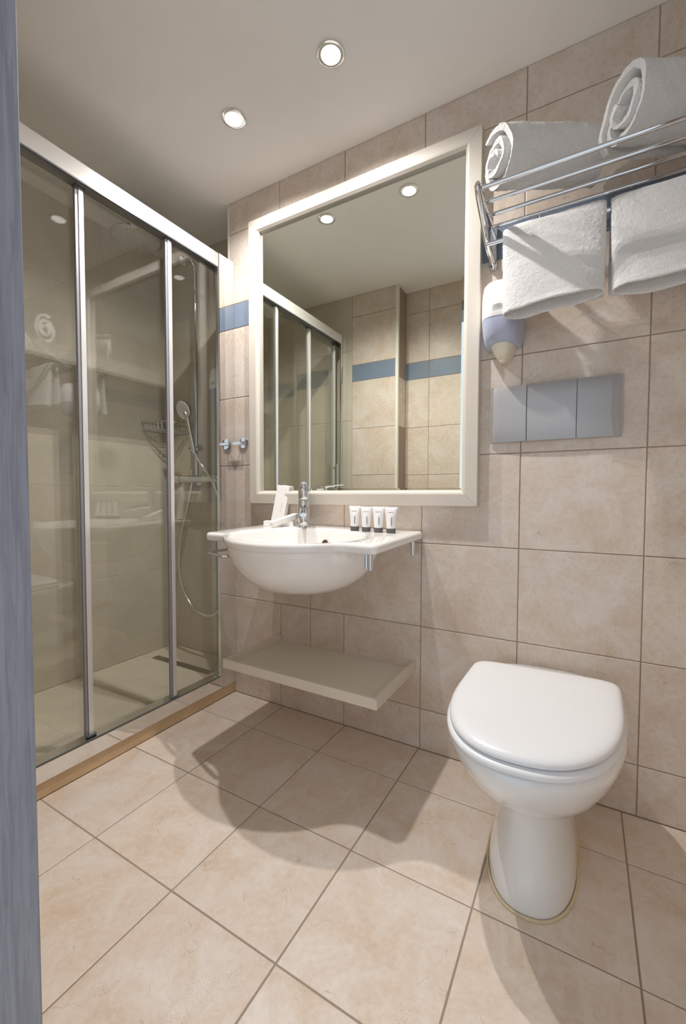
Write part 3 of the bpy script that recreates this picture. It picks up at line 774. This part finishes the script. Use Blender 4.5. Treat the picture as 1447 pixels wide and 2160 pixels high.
def hanging_towel(x0, x1, zb, label, seed):
    """a towel folded in three (a flat sleeve, open below) laid over the hanging bar"""
    yb, zbar, rb = -0.130, 1.650, 0.0060
    path = []   # (y, z, half thickness of the sleeve)
    n = 22
    for i in range(n):                      # front, from hem upwards
        f = i / (n - 1); z = zb + (zbar + 0.004 - zb) * f
        path.append((yb - rb - 0.0125 - 0.014 * (1 - f) ** 1.4, z, 0.0205 * (1 - f) ** 0.9 + 0.0085, 0))
    for i in range(1, 8):                   # over the bar
        a = PI * i / 8; path.append((yb - (rb + 0.0115) * math.cos(a), zbar + 0.004 + (rb + 0.0105) * math.sin(a), 0.0085, a))
    for i in range(12):
        f = i / 11; path.append((yb + rb + 0.0115 + 0.006 * f, zbar + 0.004 - 0.215 * f, 0.0085 + 0.004 * f, PI))
    bm = bmesh.new(); rings = []; ns = 40
    for pi_, (y, z, ht, a) in enumerate(path):
        ring = []; nx, nz_ = (-math.cos(a), math.sin(a)) if 0 < a < PI else ((-1, 0) if a == 0 else (1, 0))
        lowf = max(0, (zb + 0.25 - z) / 0.25) if a == 0 else 0
        for j in range(ns):
            q = 2 * PI * j / ns; c, s = math.cos(q), math.sin(q)
            u = math.copysign(abs(c) ** 0.55, c); v = math.copysign(abs(s) ** 0.8, s)
            x = (x0 + x1) / 2 + u * (x1 - x0) / 2 - 0.006 * lowf * (1 if u < 0 else 0) * u
            off = v * ht + 0.0013 * noise2(x * 22, z * 16, seed)
            ring.append((x, y + nx * off, z + nz_ * off + (0.004 * noise2(x * 14, 1.0, seed + 3) + 0.013 * (1 + math.sin(q)) * 0.5 - 0.006 + 0.014 * (u * 0.5 + .5)) * (1 - pi_ / 3 if pi_ < 3 else 0)))
        rings.append(ring)
    loft(bm, rings, False, False)
    o = obj('hanging_towel', bm, 'towel', None, True, 180, org=((x0 + x1) / 2, yb, zbar))
    md = o.modifiers.new('thick', 'SOLIDIFY'); md.thickness = 0.0055; md.offset = -1
    sb = o.modifiers.new('sub', 'SUBSURF'); sb.levels = 1; sb.render_levels = 2
    tx = bpy.data.textures.new('terry', 'CLOUDS'); tx.noise_scale = 0.0055; tx.noise_depth = 2
    dm = o.modifiers.new('pile', 'DISPLACE'); dm.texture = tx; dm.strength = 0.0028; dm.mid_level = 0.5; dm.texture_coords = 'LOCAL'
    tag(o, label, 'towel', 'white towels hanging from the rack')
hanging_towel(0.803, 1.054, 1.418, 'white terry towel hanging from the rack beside the soap dispenser', 1)
hanging_towel(1.062, 1.312, 1.422, 'white terry towel hanging from the rack, cut by the right picture edge', 5)

def rolled_towel(start, direction, length, hw, hh, turns, label, seed, lean=0.0, phase=0.0, taper=0.12, skew=0.65):
    d = Vector(direction).normalized(); s_ = Vector((0, 0, 1)).cross(d).normalized() * -1
    bm = bmesh.new(); th = 0.0165; n = int(turns * 30); nl = 16
    # spiral cross-section, outermost turn size hw x hh
    prof_ = []
    for i in range(n + 1):
        f = i / n; a = phase + f * turns * 2 * PI; k_ = (0.18 + 0.82 * f)
        prof_.append((k_ * math.cos(a), k_ * math.sin(a), f))
    vs = []
    for l in range(nl + 1):
        t = l / nl; row = []
        sc_ = 1 - taper * t ** 2
        for (u, v, f) in prof_:
            dx = -(1 - f) * 0.012 * (1 - t)
            wob = 0.0025 * noise2(t * 7 + u * 2, v * 3, seed)
            uu = u * (hw - th / 2) * sc_ + wob; vv = v * (hh - th / 2) * (sc_ if v > 0 else 1.0)
            if vv < 0: vv = -abs(vv) * 0.985
            p = Vector(start) + d * (length * t + dx + skew * uu * (1 - t) + 0.006 * math.sin(9 * f + seed) * (1 - t)) + s_ * (uu + lean * vv) + Vector((0, 0, hh + vv))
            row.append(bm.verts.new(p))
        vs.append(row)
    for a, b in zip(vs, vs[1:]):
        for i in range(n): bm.faces.new((a[i], a[i + 1], b[i + 1], b[i]))
    o = obj('rolled_towel', bm, 'towel', None, True, 180, org=start)
    md = o.modifiers.new('thick', 'SOLIDIFY'); md.thickness = th; md.offset = 0
    be = o.modifiers.new('round', 'BEVEL'); be.width = 0.0055; be.segments = 3; be.limit_method = 'ANGLE'; be.angle_limit = R(50)
    sb = o.modifiers.new('sub', 'SUBSURF'); sb.levels = 1; sb.render_levels = 2
    tx = bpy.data.textures.new('terry_roll', 'CLOUDS'); tx.noise_scale = 0.0055; tx.noise_depth = 2
    dm = o.modifiers.new('pile', 'DISPLACE'); dm.texture = tx; dm.strength = 0.0045; dm.mid_level = 0.5; dm.texture_coords = 'LOCAL'
    tag(o, label, 'towel', 'rolled towels on the rack shelf')
RT = RZ + 0.0062
rolled_towel((0.790, -0.178, RT), (0.89, 0.456, 0), 0.27, 0.056, 0.086, 2.3, 'rolled white terry towel at the left end of the rack shelf', 2, 0.20, 0.4)
rolled_towel((1.086, -0.184, RT), (0.89, 0.456, 0), 0.26, 0.054, 0.090, 2.3, 'rolled white terry towel at the right on the rack shelf', 4, 0.50, 2.2)

# ------------------------------------------------------------------ robe hook
hk = thing('robe_hook', 'chrome robe hook with round plate between shower screen and mirror', 'hook', (-0.318, 0, 1.149))
obj('plate', LA([(0.025, 0.0), (0.025, 0.004), (0.023, 0.0075), (0.010, 0.009), (0.002, 0.009)], (-0.314, 0, 1.149), (0, -1, 0), 36), 'chrome', hk, True)
obj('arm', B(-0.357, -0.296, -0.030, -0.022, 1.140, 1.154, bev=0.002), 'chrome', hk)
obj('stem', T([(-0.310, -0.005, 1.147), (-0.310, -0.026, 1.147)], 0.006), 'chrome', hk, True)

# ------------------------------------------------------------------ shower fittings
RXP, RYP = -0.765, 0.125
sw = thing('shower_column', 'chrome shower column with rain head, hand shower and bar mixer', 'shower', (RXP, YS, 1.0))
obj('riser_pipe', T([(RXP, RYP, 1.02)] + smooth_path([(RXP, RYP, 2.06), (RXP, RYP - 0.004, 2.10), (RXP, RYP - 0.022, 2.124), (RXP, RYP - 0.05, 2.132), (RXP, -0.165, 2.140), (RXP, -0.195, 2.132), (RXP, -0.205, 2.110), (RXP, -0.205, 2.092)], 5), 0.0095, 14), 'chrome', sw, True)
rh = obj('rain_head', LA([(0.010, 0.030), (0.020, 0.026), (0.040, 0.020), (0.085, 0.014), (0.106, 0.008), (0.110, 0.002), (0.108, -0.003), (0.102, -0.004), (0.004, -0.004)], (RXP, -0.205, 2.072), seg=64), 'chrome', sw, True)
rf = obj('face', LA([(0.101, -0.0045), (0.100, -0.006), (0.004, -0.006)], (RXP, -0.205, 2.072), seg=48), 'alu_satin', rh, True)
bm = bmesh.new(); cnt = 0
for ri in range(1, 9):
    r = 0.0118 * ri
    for j in range(6 * ri):
        a = 2 * PI * (j + 0.5 * (ri % 2)) / (6 * ri)
        lathe(bm, [(0.0019, -0.0058), (0.0015, -0.0085)], (RXP + r * math.cos(a), -0.205 + r * math.sin(a), 2.072), seg=6)
nz = obj('nozzle', bm, 'nozzle', rh); nz['kind'] = 'stuff'
for z in (1.965,):
    obj('wall_bracket', T([(RXP, YS, z), (RXP, RYP - 0.012, z)], 0.011, 16), 'chrome', sw, True)
mxr = obj('mixer_bar', T([(RXP - 0.105, 0.115, 1.0), (RXP + 0.175, 0.115, 1.0)], 0.0215, 24), 'chrome', sw, True)
for (xa, xb) in ((RXP - 0.150, RXP - 0.107), (RXP + 0.177, RXP + 0.220)):
    obj('knob', T([(xa, 0.115, 1.0), (xb, 0.115, 1.0)], 0.0235, 24), 'chrome', mxr, True)
obj('knob_stop', T([(RXP - 0.02, 0.108, 1.0), (RXP - 0.02, 0.108, 1.048)], 0.005, 10), 'chrome', mxr, True)
for xo in (RXP - 0.04, RXP + 0.11):
    obj('wall_flange', LA([(0.032, 0.0), (0.032, 0.006), (0.018, 0.010), (0.018, 0.055)], (xo, YS, 1.0), (0, -1, 0), 28), 'chrome', mxr, True)
sl = obj('slider', T([(RXP - 0.03, RYP - 0.012, 1.155), (RXP + 0.055, RYP - 0.035, 1.155)], 0.013, 18), 'chrome', sw, True)
obj('slider_knob', T([(RXP + 0.056, RYP - 0.035, 1.155), (RXP + 0.074, RYP - 0.040, 1.155)], 0.016, 18), 'chrome', sl, True)
# hand shower
hs0 = Vector((RXP + 0.066, 0.055, 1.125)); hs1 = Vector((RXP + 0.046, 0.030, 1.300))
ax = (hs1 - hs0).normalized()
pth = smooth_path([hs0, hs0 + ax * 0.06, hs0 + ax * 0.13, hs1, hs1 + Vector((-0.014, -0.006, 0.028))], 6)
hsw = obj('hand_shower', T(pth, 0.0115, 16), 'chrome', sw, True)
fd = Vector((0.02, -0.93, -0.34)).normalized(); hc = hs1 + Vector((-0.022, -0.004, 0.045))
obj('spray_head', LA([(0.012, -0.026), (0.034, -0.018), (0.046, -0.008), (0.049, 0.002), (0.047, 0.007), (0.042, 0.008)], hc, fd, 36), 'chrome', hsw, True)
obj('spray_face', LA([(0.0425, 0.0075), (0.041, 0.0095), (0.002, 0.0095)], hc, fd, 36), 'nozzle', hsw, True)
hose = smooth_path([hs0 + Vector((0, 0, 0.01)), (-0.675, 0.075, 1.07), (-0.600, 0.080, 0.985), (-0.535, 0.080, 0.83), (-0.500, 0.080, 0.62), (-0.520, 0.080, 0.42), (-0.575, 0.080, 0.325), (-0.665, 0.080, 0.297), (-0.765, 0.080, 0.335), (-0.845, 0.085, 0.440), (-0.868, 0.090, 0.570), (-0.845, 0.095, 0.730), (-0.800, 0.100, 0.880), (-0.785, 0.112, 0.985)], 10)
obj('hose', T(hose, 0.0065, 10), 'alu_satin', sw, True)

# corner basket
bk = thing('corner_basket', 'chrome wire corner basket in the far corner of the shower', 'basket', (XS, YS, 1.27))
cx_, cy_ = XS + 0.004, YS - 0.004
def quad_arc(r, z, n=14):
    return [(cx_ + r * math.cos(-PI / 2 * i / n), cy_ + r * math.sin(-PI / 2 * i / n), z) for i in range(n + 1)]
for z, r_ in ((1.305, 0.185), (1.262, 0.172)):
    obj('hoop', T([(cx_ + 0.002, cy_ - 0.002, z)] + quad_arc(r_, z), 0.0035 if z > 1.3 else 0.0025, 8, True), 'chrome', bk, True)
for i in range(15):
    a = -PI / 2 * i / 14
    obj('wire', T([(cx_ + 0.185 * math.cos(a), cy_ + 0.185 * math.sin(a), 1.305), (cx_ + 0.172 * math.cos(a), cy_ + 0.172 * math.sin(a), 1.262)], 0.0014, 6), 'chrome', bk, True)
for i in range(1, 12):
    x = cx_ + 0.172 * i / 12
    obj('base_wire', T([(x, cy_, 1.260), (x, cy_ - math.sqrt(max(0, 0.172 ** 2 - (x - cx_) ** 2)), 1.260)], 0.0014, 6), 'chrome', bk, True)
obj('wall_clip', B(cx_ - 0.004, cx_ + 0.012, -0.005, 0.012, 1.298, 1.312, bev=0.001), 'chrome', bk)
obj('wall_clip', B(-0.90, -0.875, cy_ - 0.010, cy_ + 0.004, 1.298, 1.312, bev=0.001), 'chrome', bk)
